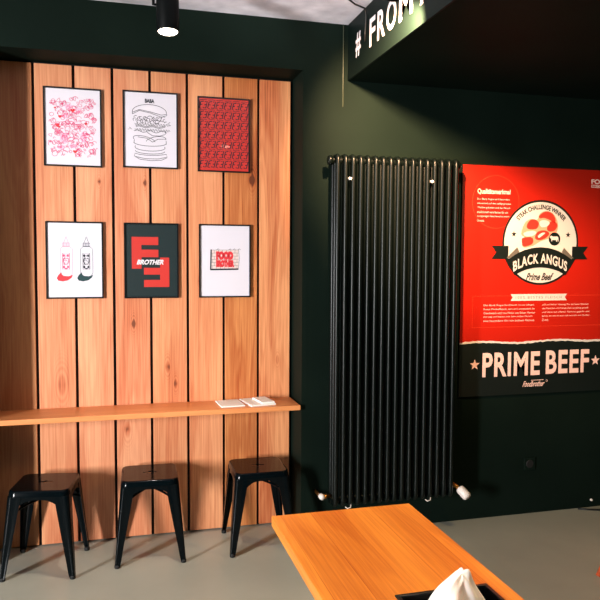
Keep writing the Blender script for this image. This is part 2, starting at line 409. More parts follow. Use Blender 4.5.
# 3 red all-over pattern
def pattern(bm, T):
    for r in range(7):
        for c in range(6):
            cx, cy = -0.117+c*0.0468, -0.166+r*0.0552
            sh = 0.25
            def sl(pts): return [(cx+a+b*sh, cy+b) for a, b in pts]
            line(bm, T, sl([(-0.002, 0.020), (-0.018, 0.016), (-0.018, -0.018), (-0.006, -0.021)]), 0.0058, 0.0002)
            line(bm, T, sl([(-0.018, 0.0), (-0.006, 0.001)]), 0.0052, 0.00022)
            line(bm, T, sl([(0.004, 0.017), (0.018, 0.019), (0.018, -0.019), (0.001, -0.016)]), 0.0058, 0.00024)
            line(bm, T, sl([(0.006, -0.001), (0.018, 0.001)]), 0.0052, 0.00026)
            line(bm, T, [(cx-0.018, cy+0.0262), (cx+0.004, cy+0.0292), (cx+0.020, cy+0.0272)], 0.0030, 0.00028)
framed(0.609, Z1, 'framed red print with repeating dark pattern, upper right of the six', M_red_print, [('dark_pattern', M_ink, pattern)])

# 4 sauce bottles
def bottle(cx):
    def fn(bm, T):
        d, w_ = 0.0002, 0.0022
        line(bm, T, [(cx-0.030, 0.062), (cx-0.032, -0.075), (cx-0.02, -0.09), (cx+0.02, -0.09), (cx+0.033, -0.07), (cx+0.033, 0.062), (cx+0.018, 0.074), (cx-0.018, 0.074)], w_, d, True)
        line(bm, T, [(cx-0.018, 0.076), (cx-0.018, 0.094), (cx+0.018, 0.094), (cx+0.018, 0.076)], w_*1.6, d, True)
        line(bm, T, [(cx-0.012, 0.096), (cx-0.003, 0.118), (cx-0.002, 0.128), (cx+0.003, 0.128), (cx+0.004, 0.118), (cx+0.012, 0.096)], w_, d)
        for k in range(4): line(bm, T, [(cx-0.013+k*0.008, 0.078), (cx-0.013+k*0.008, 0.092)], w_*1.3, d)
    return fn
def blabel(cx, flip):
    def fn(bm, T):
        d = 0.0003
        line(bm, T, [(cx-0.019, -0.05), (cx-0.019, 0.038), (cx+0.017, 0.038), (cx+0.017, -0.05)], 0.0028, d, True)
        for k in range(4):
            poly(bm, T, ell(cx-0.012+(k % 2)*0.021, -0.037+(k//2)*0.062, 0.005, 0.008, 8), d)
            line(bm, T, ell(cx-0.001, 0.022-k*0.02, 0.012, 0.006, 10, k, k+4), 0.0024, d)
        line(bm, T, [(cx-0.015, -0.025), (cx+0.012, -0.012), (cx-0.012, 0.012), (cx+0.013, 0.03)], 0.002, d)
        for sx in (-1, 1): line(bm, T, [(cx-0.001+sx*0.004, 0.012), (cx-0.001+sx*0.013, 0.008), (cx-0.001+sx*0.014, -0.008), (cx-0.001+sx*0.008, -0.02)], 0.0036, d)
        poly(bm, T, ell(cx-0.001, -0.046, 0.008, 0.004, 8), d)
    return fn
def puddle(cx):
    return lambda bm, T: poly(bm, T, [(cx-0.026, -0.066), (cx-0.042, -0.082), (cx-0.05, -0.098), (cx-0.042, -0.112), (cx-0.018, -0.116), (cx+0.008, -0.11), (cx+0.026, -0.096), (cx+0.034, -0.08),
                                      (cx+0.012, -0.088), (cx-0.014, -0.086), (cx-0.024, -0.078)], 0.0004)
bl, brt = -0.045, 0.061
framed(-0.2125, Z2+0.001, 'framed white print of two squeezy sauce bottles, pink and dark', M_paper,
       [('pink_bottle_drawing', M_pinkl, bottle(bl)), ('pink_bottle_label', M_pink, blabel(bl, 1)), ('pink_puddle', M_redink, puddle(bl)),
        ('dark_bottle_drawing', M_inkg, bottle(brt)), ('dark_bottle_label', M_ink, blabel(brt, 1)), ('dark_puddle', M_tealink, puddle(brt))])

# 5 BROTHER
def bigE(bm, T):
    d = 0.0002; X0, X1 = -0.108, 0.038; ZT, ZB = 0.133, -0.045
    poly(bm, T, [(X0, ZB), (X0, ZT), (X1, ZT), (X1, 0.088), (-0.055, 0.088), (-0.055, 0.062), (X1, 0.062), (X1, 0.02), (-0.055, 0.02), (-0.055, ZB)], d)
    X0, X1 = -0.042, 0.098; ZT, ZB = 0.018, -0.148
    poly(bm, T, [(X1, ZT), (X1, ZB), (X0, ZB), (X0, -0.108), (0.047, -0.108), (0.047, -0.078), (X0, -0.078), (X0, -0.04), (0.047, -0.04), (0.047, ZT)], d+0.0002)
framed(0.1985, Z2, 'framed dark print with two red block letters and BROTHER written across', M_blk_print,
       [('red_block_letters', M_red_print, bigE), ('brother_text', M_whiteink, lambda bm, T: text(bm, T, 'BROTHER', -0.082, 0.066, -0.022, 0.006, 0.0012, bold=0.045, shear=0.3))])

# 6 brick wall
def bricks_base(bm, T): poly(bm, T, [(-0.081, -0.05), (-0.078, 0.062), (0.078, 0.066), (0.078, -0.045)], 0.0001, 0.0001)
def bricks(bm, T):
    d = 0.0004
    for r in range(7):
        z = -0.045+r*0.018; line(bm, T, [(-0.078, z), (0.078, z+0.002)], 0.0014, d)
        for c in range(7):
            x = -0.074+c*0.024+(0.012 if r % 2 else 0)
            if x < 0.078 and r < 6: line(bm, T, [(x, z), (x, z+0.018)], 0.0014, d)
    line(bm, T, [(-0.083, -0.05), (0.078, -0.047)], 0.008, d); line(bm, T, [(-0.083, -0.053), (-0.08, 0.066)], 0.008, d)
    for x in (-0.05, 0.02, 0.045, 0.074): line(bm, T, [(x, 0.064), (x+0.012, 0.071), (x+0.016, 0.064)], 0.002, d)
    line(bm, T, [(0.078, -0.045), (0.084, 0.02), (0.079, 0.066)], 0.0016, d)
def graffiti(bm, T):
    text(bm, T, 'FOOD', -0.052, 0.048, 0.006, 0.056, 0.0006, bold=0.12); text(bm, T, 'BROTHER', -0.052, 0.055, -0.036, 0.006, 0.0006, bold=0.12)
framed(0.6145, Z2, 'framed white print with small brick wall and red graffiti lettering', M_paper,
       [('brick_wash', M_brickink, bricks_base), ('brick_drawing', M_ink, bricks), ('red_graffiti', M_redink, graffiti)])

# ------------------------------------------------------------------ stools
def rsq(h, r, n=6, z=0.0):
    out = []
    for cx, cy, a0 in ((h-r, h-r, 0), (-h+r, h-r, PI/2), (-h+r, -h+r, PI), (h-r, -h+r, 1.5*PI)):
        for k in range(n+1):
            a = a0+PI/2*k/n; out.append((cx+r*math.cos(a), cy+r*math.sin(a), z))
    return out
def plate_with_hole(outer, inner, th):
    cu = bpy.data.curves.new('c', 'CURVE'); cu.dimensions = '2D'; cu.fill_mode = 'BOTH'; cu.extrude = th/2
    for pts in (outer, inner):
        sp = cu.splines.new('POLY'); sp.points.add(len(pts)-1); sp.use_cyclic_u = True
        for i, p in enumerate(pts): sp.points[i].co = (p[0], p[1], 0, 1)
    o = bpy.data.objects.new('c', cu); C.objects.link(o)
    e = o.evaluated_get(bpy.context.evaluated_depsgraph_get()); me = e.to_mesh()
    bm = NB(); bm.from_mesh(me); e.to_mesh_clear(); bpy.data.objects.remove(o); bpy.data.curves.remove(cu)
    return bm
def loft(bm, rings, close=True):
    R_ = [[bm.verts.new(p) for p in r] for r in rings]; n = len(R_[0])
    for A, B in zip(R_, R_[1:]):
        for k in range(n if close else n-1): bm.faces.new((A[k], A[(k+1) % n], B[(k+1) % n], B[k]))
    return R_
def make_stool():
    root = thing('metal_stool', '', 'stool')
    ZT = 0.442
    a, b = 0.036, 0.007
    plus = [(-a, -b), (-b, -b), (-b, -0.018), (b, -0.018), (b, -b), (a, -b), (a, b), (b, b), (b, 0.018), (-b, 0.018), (-b, b), (-a, b)]
    bm = plate_with_hole([(p[0], p[1]) for p in rsq(0.139, 0.035)], plus, 0.002)
    bmesh.ops.translate(bm, verts=bm.verts, vec=(0, 0, ZT-0.001))
    loft(bm, [rsq(0.139, 0.035, z=ZT), rsq(0.1445, 0.038, z=ZT-0.0015), rsq(0.148, 0.040, z=ZT-0.006), rsq(0.151, 0.042, z=ZT-0.030), rsq(0.149, 0.042, z=ZT-0.031), rsq(0.146, 0.038, z=ZT-0.008), rsq(0.139, 0.035, z=ZT-0.003)])
    s = obj('seat', bm, M_metal, root, smooth=True)
    e = s.modifiers.new('es', 'EDGE_SPLIT'); e.split_angle = R(50)
    # apron: one arched sheet per side
    bm = NB()
    for q in range(4):
        m = Matrix.Rotation(q*PI/2, 4, 'Z'); top, bot, n = [], [], 14
        for k in range(n+1):
            x = -0.125+0.25*k/n; t = abs(x)/0.125
            top.append(m @ Vector((x, -0.147, ZT-0.02))); zz = ZT-0.046-0.06*max(0, (t-0.12)/0.88)**2.2
            bot.append(m @ Vector((x, -0.147-(ZT-0.02-zz)*0.075, zz)))
        ins = m @ Vector((0, 0.002, 0)) - m @ Vector((0, 0, 0))
        A = [[bm.verts.new(p) for p in top], [bm.verts.new(p) for p in bot], [bm.verts.new(p+ins) for p in bot], [bm.verts.new(p+ins) for p in top]]
        for r in range(4):
            for k in range(n): bm.faces.new((A[r][k], A[r][k+1], A[(r+1) % 4][k+1], A[(r+1) % 4][k]))
    obj('apron', bm, M_metal, root)
    # arched cross brace under the seat
    bm = NB()
    for sgn in (1, -1):
        pts = [Vector((0.15*t, sgn*0.15*t, ZT-0.080-0.05*abs(t)**1.8)) for t in [-1+k/6 for k in range(13)]]
        tube(bm, pts, 0.006, 6)
    obj('cross_brace', bm, M_metal, root, smooth=True)
    for sx, sy in ((-1, -1), (1, -1), (1, 1), (-1, 1)):
        bm = NB(); rings = []
        N = 12
        for k in range(N+1):
            t = k/N; z = ZT-0.028-(ZT-0.028-0.012)*t
            c = 0.150+0.032*t                                # outer corner
            wdt = 0.046*(1-t)**0.9+0.025; rr = 0.016*(1-t)+0.008; th = 0.0025
            if t > 0.9: wdt += 0.002
            out, inn = [], []
            def P(px, py): return (sx*px, sy*py, z)
            out.append(P(c-wdt, c)); out.append(P(c-wdt*0.75, c+0.0)); out.append(P(c-wdt*0.45, c-0.003)); out.append(P(c-rr, c))
            for j in range(1, 5):
                a_ = PI/2*(1-j/4); out.append(P(c-rr+rr*math.cos(a_), c-rr+rr*math.sin(a_)))
            out.append(P(c-0.003, c-wdt*0.45)); out.append(P(c, c-wdt*0.75)); out.append(P(c, c-wdt))
            inn = []
            for (px, py, pz) in out: inn.append((px-sx*th*1.2, py-sy*th*1.2, pz))
            inn[0] = (out[0][0], out[0][1]-sy*th, z); inn[-1] = (out[-1][0]-sx*th, out[-1][1], z)
            rings.append(out+inn[::-1])
        RR = loft(bm, rings)
        bm.faces.new(RR[0]); bm.faces.new(RR[-1])
        lg = obj('leg', bm, M_metal, root, smooth=True); e = lg.modifiers.new('es', 'EDGE_SPLIT'); e.split_angle = R(55)
        bm = NB(); cx = 0.182-0.0125
        lathe(bm, [(0.0125, 0), (0.0145, 0.003), (0.0145, 0.014), (0.0125, 0.018)], 14, o=(sx*cx, sy*cx, 0))
        obj('rubber_foot', bm, M_rubber, lg, smooth=False)
    return root
def copy_tree(o, parent=None):
    c = o.copy(); C.objects.link(c)
    if parent: c.parent = parent
    for ch in list(o.children): copy_tree(ch, c)
    return c
st = make_stool()
places = [(-0.360, 3.732, -9.5, 'black metal stool at the left end of the ledge, cut by the picture edge'),
          (0.170, 3.766, -2.0, 'black metal stool in the middle under the ledge, its X-shaped brace showing'),
          (0.765, 3.754, -1.0, 'black metal stool at the right end of the ledge beside the radiator')]
stools = [st, copy_tree(st), copy_tree(st)]
for o, (x, y, a, lb) in zip(stools, places):
    o.location = (x, y, 0); o.rotation_euler = (0, 0, R(a)); tag(o, lb, 'stool', 'black metal stools under the ledge')

# ------------------------------------------------------------------ napkins on the ledge
def napkin(name, cx, cy, z, w_, d_, h, rot, label, layers=2):
    root = thing(name, label, 'napkin', (cx, cy, z), rot)
    bm = NB(); box(bm, -w_/2, w_/2, -d_/2, d_/2, 0, h); obj('lower_fold', bm, M_napkin, root, bevel=0.002)
    if layers > 1:
        bm = NB(); box(bm, -w_*0.05, w_*0.47, -d_*0.46, d_*0.30, h, h*2.2); obj('upper_fold', bm, M_napkin, root, bevel=0.002)
    return root
napkin('paper_napkin', 0.625, 3.865, 0.772, 0.135, 0.175, 0.007, R(4), 'flat folded white napkin on the ledge, left of the pair', 1)
napkin('paper_napkin', 0.785, 3.868, 0.772, 0.150, 0.20, 0.009, R(10), 'thicker white napkin with a second fold on top, near the ledge end', 2)

# ------------------------------------------------------------------ radiator
rad = thing('column_radiator', 'tall dark green column radiator on the wall beside the beef poster', 'radiator', (1.545, 3.66, 0.19))
RB, RT = 0.205-0.19, 2.178-0.19
def section_mesh():
    bm = NB()
    for yy in (-0.045, 0.0, 0.045):
        tube(bm, [(0, yy, RB+0.05), (0, yy, RT-0.05)], 0.0125, 12, cap=False)
    for zc, sg_ in ((RT-0.06, 1), (RB+0.06, -1)):      # rounded head joining the three columns, and the header barrel
        path = [(0, -0.045, zc), (0, -0.045, zc+sg_*0.026), (0, -0.0425, zc+sg_*0.036), (0, -0.036, zc+sg_*0.0435), (0, -0.026, zc+sg_*0.0465),
                (0, 0.026, zc+sg_*0.0465), (0, 0.036, zc+sg_*0.0435), (0, 0.0425, zc+sg_*0.036), (0, 0.045, zc+sg_*0.026), (0, 0.045, zc)]
        tube(bm, path, 0.0128, 12, cap=False)
        lathe(bm, [(0.021, -0.0222), (0.021, 0.0222)], 16, 'X', (0, 0.002, zc+sg_*0.026))
    return bm
first = obj('radiator_section', section_mesh(), M_rad, rad, smooth=True)
first.modifiers.new('es', 'EDGE_SPLIT').split_angle = R(60)
first.location = (1.180-1.545, 0, 0)
for k in range(1, 17):
    c = first.copy(); C.objects.link(c); c.parent = rad; c.location = (1.180+k*0.0444-1.545, 0, 0)
for xx, nm in ((1.146, 'end_plug'), (1.921, 'end_plug')):
    bm = NB(); lathe(bm, [(0.012, -0.012), (0.024, -0.010), (0.027, -0.004), (0.027, 0.012)] if xx < 1.5 else [(0.027, -0.014), (0.027, 0.002), (0.024, 0.008), (0.012, 0.010)], 20, 'X', (xx-1.545, 0, RT-0.034))
    obj(nm, bm, M_rad, rad, smooth=True)
for xx in (1.246, 1.735):
    bm = NB(); lathe(bm, [(0.002, -0.076), (0.008, -0.074), (0.0085, -0.055), (0.004, -0.03), (0.004, 0.09)], 12, 'Y', (xx-1.545, 0.012, 2.041-0.19))
    tag(obj('bracket_bolt', bm, M_white, rad), 'small white bracket bolt between the columns')
    bm = NB(); tube(bm, [(xx-1.545-0.012, -0.058, 0.022), (xx-1.545, -0.066, 0.014), (xx-1.545+0.02, -0.06, 0.018), (xx-1.545+0.03, -0.04, 0.03), (xx-1.545+0.03, 0.1, 0.03)], 0.003, 8)
    tag(obj('bracket_hook', bm, M_white, rad), 'pale scuffed bracket hook under the radiator')
# left valve
vl = NB()
lathe(vl, [(0.010, 0.0), (0.013, 0.004), (0.013, 0.02), (0.009, 0.024), (0.009, 0.045)], 12, 'X', (1.118-1.545, -0.01, 0.265-0.19))
tube(vl, [(1.122-1.545, -0.01, 0.265-0.19), (1.112-1.545, -0.01, 0.266-0.19), (1.107-1.545, 0.0, 0.262-0.19), (1.107-1.545, 0.1, 0.26-0.19)], 0.009, 10)
lv = tag(obj('return_valve', vl, M_brass, rad, smooth=True), 'brass valve at the lower left of the radiator')
bm = NB(); lathe(bm, [(0.003, -0.036), (0.014, -0.033), (0.016, -0.015), (0.016, -0.002), (0.011, 0)], 14, 'Y', (1.106-1.545, -0.004, 0.268-0.19))
obj('valve_cap', bm, M_white, lv, smooth=True)
# right thermostatic valve
vr = NB()
tube(vr, [(1.915-1.545, -0.0, 0.262-0.19), (1.942-1.545, -0.008, 0.262-0.19), (1.955-1.545, -0.03, 0.247-0.19)], [0.013, 0.012, 0.013], 10)
tube(vr, [(1.942-1.545, -0.008, 0.262-0.19), (1.944-1.545, 0.1, 0.262-0.19)], 0.009, 10)
rv = tag(obj('thermostat_valve', vr, M_brass, rad, smooth=True), 'brass valve at the lower right of the radiator')
bm = NB(); a0 = Vector((1.954-1.545, -0.03, 0.252-0.19)); dv = Vector((0.030, -0.055, -0.044))
tube(bm, [a0+dv*t for t in (0, 0.06, 0.2, 0.5, 0.85, 0.97, 1.0)], [0.018, 0.024, 0.027, 0.0275, 0.0265, 0.021, 0.012], 18)
obj('thermostat_head', bm, M_white, rv, smooth=True)

# ------------------------------------------------------------------ beef poster
PX, PZ = 2.541, 1.709
YP = YM-0.012
pst = thing('beef_poster', 'large red and black poster reading BLACK ANGUS and PRIME BEEF beside the radiator', 'poster', (PX, YP, PZ))
TP = face_y(0, 0, 0)
X0, X1, ZB, ZTp, ZK = 2.003-PX, 3.079-PX, 0.768-PZ, 2.168-PZ, 1.097-PZ
boxo('backing_panel', (X0, X1, 0, 0.011, ZB, ZTp), M_postblk, pst)
bm = NB(); rect(bm, TP, X0+.001, X1-.001, ZK-0.004, ZTp-.001, 0.0002); obj('red_panel', bm, M_postred, pst)
# torn edge
rt = random.Random(4); n = 60; up, dn = [], []
for k in range(n+1):
    u = X0+.001+(X1-X0-.002)*k/n; c = ZK+0.006*math.sin(k*0.21)+0.0015*rt.uniform(-1, 1)
    up.append((u, c+0.003+0.003*rt.random())); dn.append((u, c-0.006-0.004*rt.random()))
bm = NB()
for k in range(n): poly(bm, TP, [dn[k], dn[k+1], up[k+1], up[k]], 0.0008)
obj('torn_paper_edge', bm, M_cream, pst)
bm = NB()
for k in range(n): poly(bm, TP, [(dn[k][0], ZK-0.03), (dn[k+1][0], ZK-0.03), dn[k+1], dn[k]], 0.0006)
obj('black_panel', bm, M_postblk, pst)
bm = NB(); text(bm, TP, 'PRIME', 2.160-PX, 2.560-PX, 0.884-PZ, 1.033-PZ, 0.001, bold=0.028, spacing=1.1); text(bm, TP, 'BEEF', 2.603-PX, 2.918-PX, 0.888-PZ, 1.036-PZ, 0.001, bold=0.028, spacing=1.1)
obj('prime_beef_lettering', bm, M_pinkw, pst)
for uu in (2.107, 2.965):
    bm = NB(); poly(bm, TP, star(uu-PX, 0.962-PZ, 0.034), 0.001); obj('star', bm, M_pinkw, pst)
bm = NB(); text(bm, TP, 'Foodbrother', 2.44-PX, 2.59-PX, 0.812-PZ, 0.848-PZ, 0.001, bold=0.02, shear=0.35)
line(bm, TP, ell(2.612-PX, 0.846-PZ, 0.006, 0.006, 12), 0.0015, 0.001, True); line(bm, TP, [(2.50-PX, 0.852-PZ), (2.59-PX, 0.853-PZ)], 0.003, 0.001)
obj('logo_lettering', bm, M_pinkw, pst)
# emblem
em = obj('emblem_disc', (lambda b: (poly(b, TP, ell(0.004, 0, 0.268, 0.262, 64), 0.0006), b)[1])(NB()), M_postblk, pst)
bm = NB(); poly(bm, TP, ell(0.004, 0, 0.255, 0.249, 64), 0.0010); obj('emblem_ground', bm, M_cream, em)
def arcw(cx, cy, r0, sgn=1):
    """bends flat text over a circle; v = height above the circle"""
    def f(u, v):
        a = u/r0; return (cx+(r0+v)*math.sin(a), cy+(r0+v)*math.cos(a))
    return f
bm = NB(); text(bm, TP, 'STEAK CHALLENGE WINNER', -0.178, 0.178, 0, 0.030, 0.0016, bold=0.04, warp=arcw(0.004, 0.0, 0.204))
obj('challenge_winner_lettering', bm, M_postink, em)
for uu in (-0.186, 0.196):
    bm = NB(); poly(bm, TP, star(uu, 0.05, 0.019), 0.0016); obj('star', bm, M_postink, em)
def E3(X, Y):   # measured on the emblem: sixths of a pixel -> metres
    return ((500+X/6-541.3)*0.00704, -(190+Y/6-242)*0.0072)
def blob(pts, dd, m, nm, sub=3):
    P = [Vector(E3(*p)) for p in pts]; out = []; n = len(P)
    for i in range(n):                     # closed Catmull-Rom
        a, b, c, d = P[i-1], P[i], P[(i+1) % n], P[(i+2) % n]
        for k in range(sub):
            t = k/sub; q = 0.5*((2*b)+(c-a)*t+(2*a-5*b+4*c-d)*t*t+(3*b-a-3*c+d)*t**3); out.append((q.x, q.y))
    bm = NB(); poly(bm, TP, out, dd); return bm
stk = obj('steak_picture', blob([(132, 270), (150, 215), (185, 192), (225, 195), (240, 165), (275, 150), (315, 158), (345, 195), (352, 235), (335, 270), (300, 290), (250, 305), (200, 330), (150, 338), (138, 320), (160, 292)], 0.0014, None, ''), M_steakp, em)
for pts, m, nm in (([(165, 222), (185, 197), (215, 195), (235, 212), (225, 240), (190, 245), (168, 240)], M_steakr, 'meat_cut'),
                   ([(236, 175), (275, 152), (315, 162), (335, 190), (330, 210), (300, 195), (265, 185), (242, 188)], M_steakr, 'meat_cut'),
                   ([(300, 205), (335, 205), (348, 225), (330, 250), (300, 255), (285, 240)], M_steakr, 'meat_cut'),
                   ([(140, 290), (190, 285), (205, 300), (195, 322), (150, 333), (138, 315)], M_steakr, 'meat_cut'),
                   ([(225, 262), (250, 250), (285, 252), (300, 268), (275, 290), (240, 300), (215, 290)], M_steakr, 'meat_cut'),
                   ([(232, 278), (255, 262), (275, 262), (255, 278), (238, 288)], M_cream, 'fat_streak'),
                   ([(150, 262), (200, 252), (222, 262), (200, 278), (155, 280)], M_cream, 'fat_streak'),
                   ([(240, 205), (270, 196), (300, 208), (285, 228), (250, 232)], M_cream, 'fat_streak')):
    obj(nm, blob(pts, 0.0019 if m is M_steakr else 0.0024, m, nm), m, stk)
bm = NB(); poly(bm, TP, ell(0.0985, 0.0235, 0.041, 0.041, 28), 0.0028); cw = obj('cow_badge', bm, M_postblk, em)
cow = [(-26, 5), (-24, 12), (-14, 14), (8, 13), (18, 16), (22, 19), (24, 15), (29, 13), (30, 7), (25, 4), (20, 2), (19, -12), (14, -12), (13, -4), (2, -5), (-10, -4), (-12, -13), (-17, -13), (-18, -5), (-22, -2), (-23, -13), (-27, -12)]
bm = NB(); poly(bm, TP, [(0.0975-a*0.0011, 0.0225+b*0.0012) for a, b in cow], 0.0032); obj('cow_silhouette', bm, M_cream, em)
# ribbon
RR_, cyB = 0.36, -0.029-0.36
def band():
    bm = NB(); N = 40; pt, pb = [], []
    a1 = math.asin(0.248/0.36); a2 = math.asin(0.180/0.36)
    for k in range(N+1):
        t = -1+2*k/N
        pt.append((0.003+RR_*math.sin(a1*t), cyB+RR_*math.cos(a1*t)*1.0+0.0))
        pb.append((0.003+RR_*math.sin(a2*t), cyB-0.124+RR_*math.cos(a2*t)+0.0))
    pt = [(u, max(v, -0.10)) for u, v in pt]
    for k in range(N): poly(bm, TP, [pb[k], pb[k+1], pt[k+1], pt[k]], 0.0036)
    return bm
for s_ in (-1, 1):
    o_ = 0.003; bm = NB()
    poly(bm, TP, [(o_+s_*0.225, -0.022), (o_+s_*0.340, -0.022), (o_+s_*0.308, -0.062), (o_+s_*0.338, -0.102), (o_+s_*0.225, -0.102)], 0.0022)
    obj('ribbon_tail', bm, M_postblk, pst)
rb = obj('ribbon_band', band(), M_postblk, pst)
for s_ in (-1, 1):
    bm = NB(); poly(bm, TP, [(0.003+s_*0.236, -0.095), (0.003+s_*0.195, -0.101), (0.003+s_*0.150, -0.058), (0.003+s_*0.165, -0.03)], 0.0032)
    obj('ribbon_fold', bm, M_grey, rb)
bm = NB(); text(bm, TP, 'BLACK ANGUS', -0.188, 0.188, 0, 0.062, 0.0042, bold=0.026, spacing=1.1, warp=lambda u, v: (0.003+u+v*u*0.35, cyB-0.124+math.sqrt(RR_**2-u**2)+0.024+v))
obj('black_angus_lettering', bm, M_cream, rb)
bm = NB(); text(bm, TP, 'Prime Beef', 2.444-PX, 2.625-PX, 1.475-PZ, 1.522-PZ, 0.0016, bold=0.03, shear=0.35)
obj('script_lettering', bm, M_postink, em)
# text blocks
bm = NB(); text(bm, TP, 'Qualitätsmerkmal', 2.103-PX, 2.326-PX, 1.992-PZ, 2.028-PZ, 0.001, bold=0.03); obj('heading_lettering', bm, M_pinkw, pst)
def para(lines, u0, u1, vt, step, h):
    bm = NB()
    for k, (s, fr) in enumerate(lines): text(bm, TP, s, u0, u0+(u1-u0)*fr, vt-k*step-h, vt-k*step, 0.001, bold=0.0)
    obj('paragraph_lettering', bm, M_pinkw, pst)
para([('Der Black Angus wird besonders', .97), ('schonend auf den saftig grünen', 1), ('Weiden gehalten und das Fleisch', .99), ('traditionell verarbeitet für ein', .93), ('einzigartiges Geschmackserlebnis', .97), ('Genuss.', .22)], 2.103-PX, 2.328-PX, 1.972-PZ, 0.0255, 0.014)
para([('Das Black Angus Rindfleisch ist ein saftiges', .98), ('feines Muskelfleisch, zart und aromatisch im', .99), ('Geschmack und von Natur aus feiner Marmo', 1), ('rierung und bietet mit dem vollen Fleisch', .95), ('eine besondere Art von bestem Genuss', .99)], 2.160-PX, 2.515-PX, 1.330-PZ, 0.0235, 0.013)
para([('und aus bester Haltung. Für die beste Qualität', .97), ('des Fleisches wird lange Zeit sorgfältig gereift', .97), ('und dann auf offener Flamme gegrillt und', .99), ('genau so wie es sein soll serviert mit frischer', 1), ('Zutat.', .14)], 2.566-PX, 2.912-PX, 1.330-PZ, 0.0235, 0.013)
bm = NB(); L0, L1, V0, V1 = 2.343-PX, 2.741-PX, 1.350-PZ, 1.391-PZ
poly(bm, TP, [(L0, V0), (L1, V0), (L1-0.014, (V0+V1)/2), (L1, V1), (L0, V1), (L0+0.014, (V0+V1)/2)], 0.001); nb = obj('narrow_ribbon', bm, M_cream, pst)
for wd, a_, b_ in (('100%', 0.035, 0.10), ('BESTES', 0.12, 0.225), ('FLEISCH', 0.245, 0.36)):
    bm = NB(); text(bm, TP, wd, L0+a_, L0+b_, V0+0.013, V1-0.013, 0.0016, spacing=1.4); obj('ribbon_lettering', bm, M_grey, nb)
bm = NB()
def dash(a, b):
    a, b = Vector(a), Vector(b); n = int((b-a).length/0.012)
    for k in range(n): line(bm, TP, [a+(b-a)*(k/n), a+(b-a)*((k+0.6)/n)], 0.0022, 0.0008)
xa, xb, za, zb = 2.085-PX, 2.997-PX, 1.19-PZ, 1.381-PZ
dash((xa, zb), (L0, zb)); dash((L1, zb), (xb, zb)); dash((xa, za), (xb, za)); dash((xa, za), (xa, zb)); dash((xb, za), (xb, zb))
obj('dotted_border', bm, M_postredl, pst)
bm = NB(); line(bm, TP, ell(2.228-PX, 1.95-PZ, 0.158, 0.158, 60), 0.002, 0.0008, True); obj('faint_circle', bm, M_postredl, pst)
bm = NB(); rect(bm, TP, 2.896-PX, 3.04-PX, 2.057-PZ, 2.075-PZ, 0.001); text(bm, TP, 'FOOD', 2.896-PX, 3.04-PX, 2.08-PZ, 2.11-PZ, 0.001, bold=0.04)
lg = obj('corner_logo', bm, M_pinkw, pst)
bm = NB(); text(bm, TP, 'BROTHER', 2.90-PX, 3.036-PX, 2.060-PZ, 2.072-PZ, 0.0014, bold=0.02); obj('corner_logo_lettering', bm, M_postred, lg)

# ------------------------------------------------------------------ table with napkin tray
tb = thing('wooden_table', 'orange brown wooden table with a squared top in the foreground', 'table', (0.738, 1.55, 0))
bm = NB(); box(bm, 0.492-0.738, 0.984-0.738, 0.85-1.55, 2.186-1.55, 0.716, 0.750); obj('tabletop', bm, M_table, tb, bevel=0.002)
bm = NB(); tube(bm, [(0, 0, 0.03), (0, 0, 0.70)], 0.035, 20); obj('pedestal', bm, M_cast, tb, smooth=True)
bm = NB(); box(bm, -0.2, 0.2, -0.28, 0.28, 0.0, 0.03); obj('base_plate', bm, M_cast, tb, bevel=0.008)
bm = NB(); box(bm, -0.16, 0.16, -0.25, 0.25, 0.70, 0.716); obj('mounting_plate', bm, M_cast, tb)

tr = thing('napkin_tray', 'black square tray holding white napkins on the foreground table', 'tray', (0.757, 1.375, 0.750))
bm = NB(); w2, d2, hh, t_ = 0.116, 0.105, 0.048, 0.005
box(bm, -w2, w2, -d2, d2, 0, 0.005)
for q in ((-w2, w2, -d2, -d2+t_), (-w2, w2, d2-t_, d2), (-w2, -w2+t_, -d2+t_, d2-t_), (w2-t_, w2, -d2+t_, d2-t_)): box(bm, *q, 0.005, hh)
obj('tray_body', bm, M_tray, tr)
bm = NB(); 
for q in ((-w2-.006, w2+.006, -d2-.006, -d2+t_), (-w2-.006, w2+.006, d2-t_, d2+.006), (-w2-.006, -w2+t_, -d2+t_, d2-t_), (w2-t_, w2+.006, -d2+t_, d2-t_)): box(bm, *q, hh, hh+0.005)
obj('tray_rim', bm, M_tray, tr, bevel=0.002)
# crumpled napkin: a pinched, folded sheet rising to a bent tip
bm = NB(); rn = random.Random(9); NA = 40; rings = []
prof = [(0.078, 0.006), (0.076, 0.022), (0.066, 0.048), (0.054, 0.068), (0.040, 0.086), (0.028, 0.100), (0.021, 0.112), (0.012, 0.120)]
for i, (r0, z) in enumerate(prof):
    t = i/(len(prof)-1); ring = []
    for k in range(NA):
        a = 2*PI*k/NA
        fold = 1+0.20*math.cos(3*a+0.2+t*0.6)*(0.5+0.7*t)+0.09*math.cos(7*a+1.0-t*1.5)+0.04*math.cos(11*a+2)
        rx, ry = r0*1.0*fold, r0*0.80*fold
        zz = z+0.004*math.cos(5*a+i)
        ring.append((rx*math.cos(a)*(1.0 if math.cos(a) < 0 else 0.9)+0.016*t*t+0.004, ry*math.sin(a), zz+0.010*t*math.cos(a-0.4)-0.010*t*max(0, math.cos(a+0.9))**2))
    rings.append(ring)
RG = loft(bm, rings); bm.faces.new(RG[0]); bm.faces.new(RG[-1])
nk = obj('paper_napkin', bm, M_napkin, loc=(0.728, 1.375, 0.7555), smooth=False); nk.scale = (1.15, 1.0, 1.16)
sb = nk.modifiers.new('sub', 'SUBSURF'); sb.levels = sb.render_levels = 1
tag(nk, 'white paper napkin bunched to a point, standing in the black table tray', 'napkin')

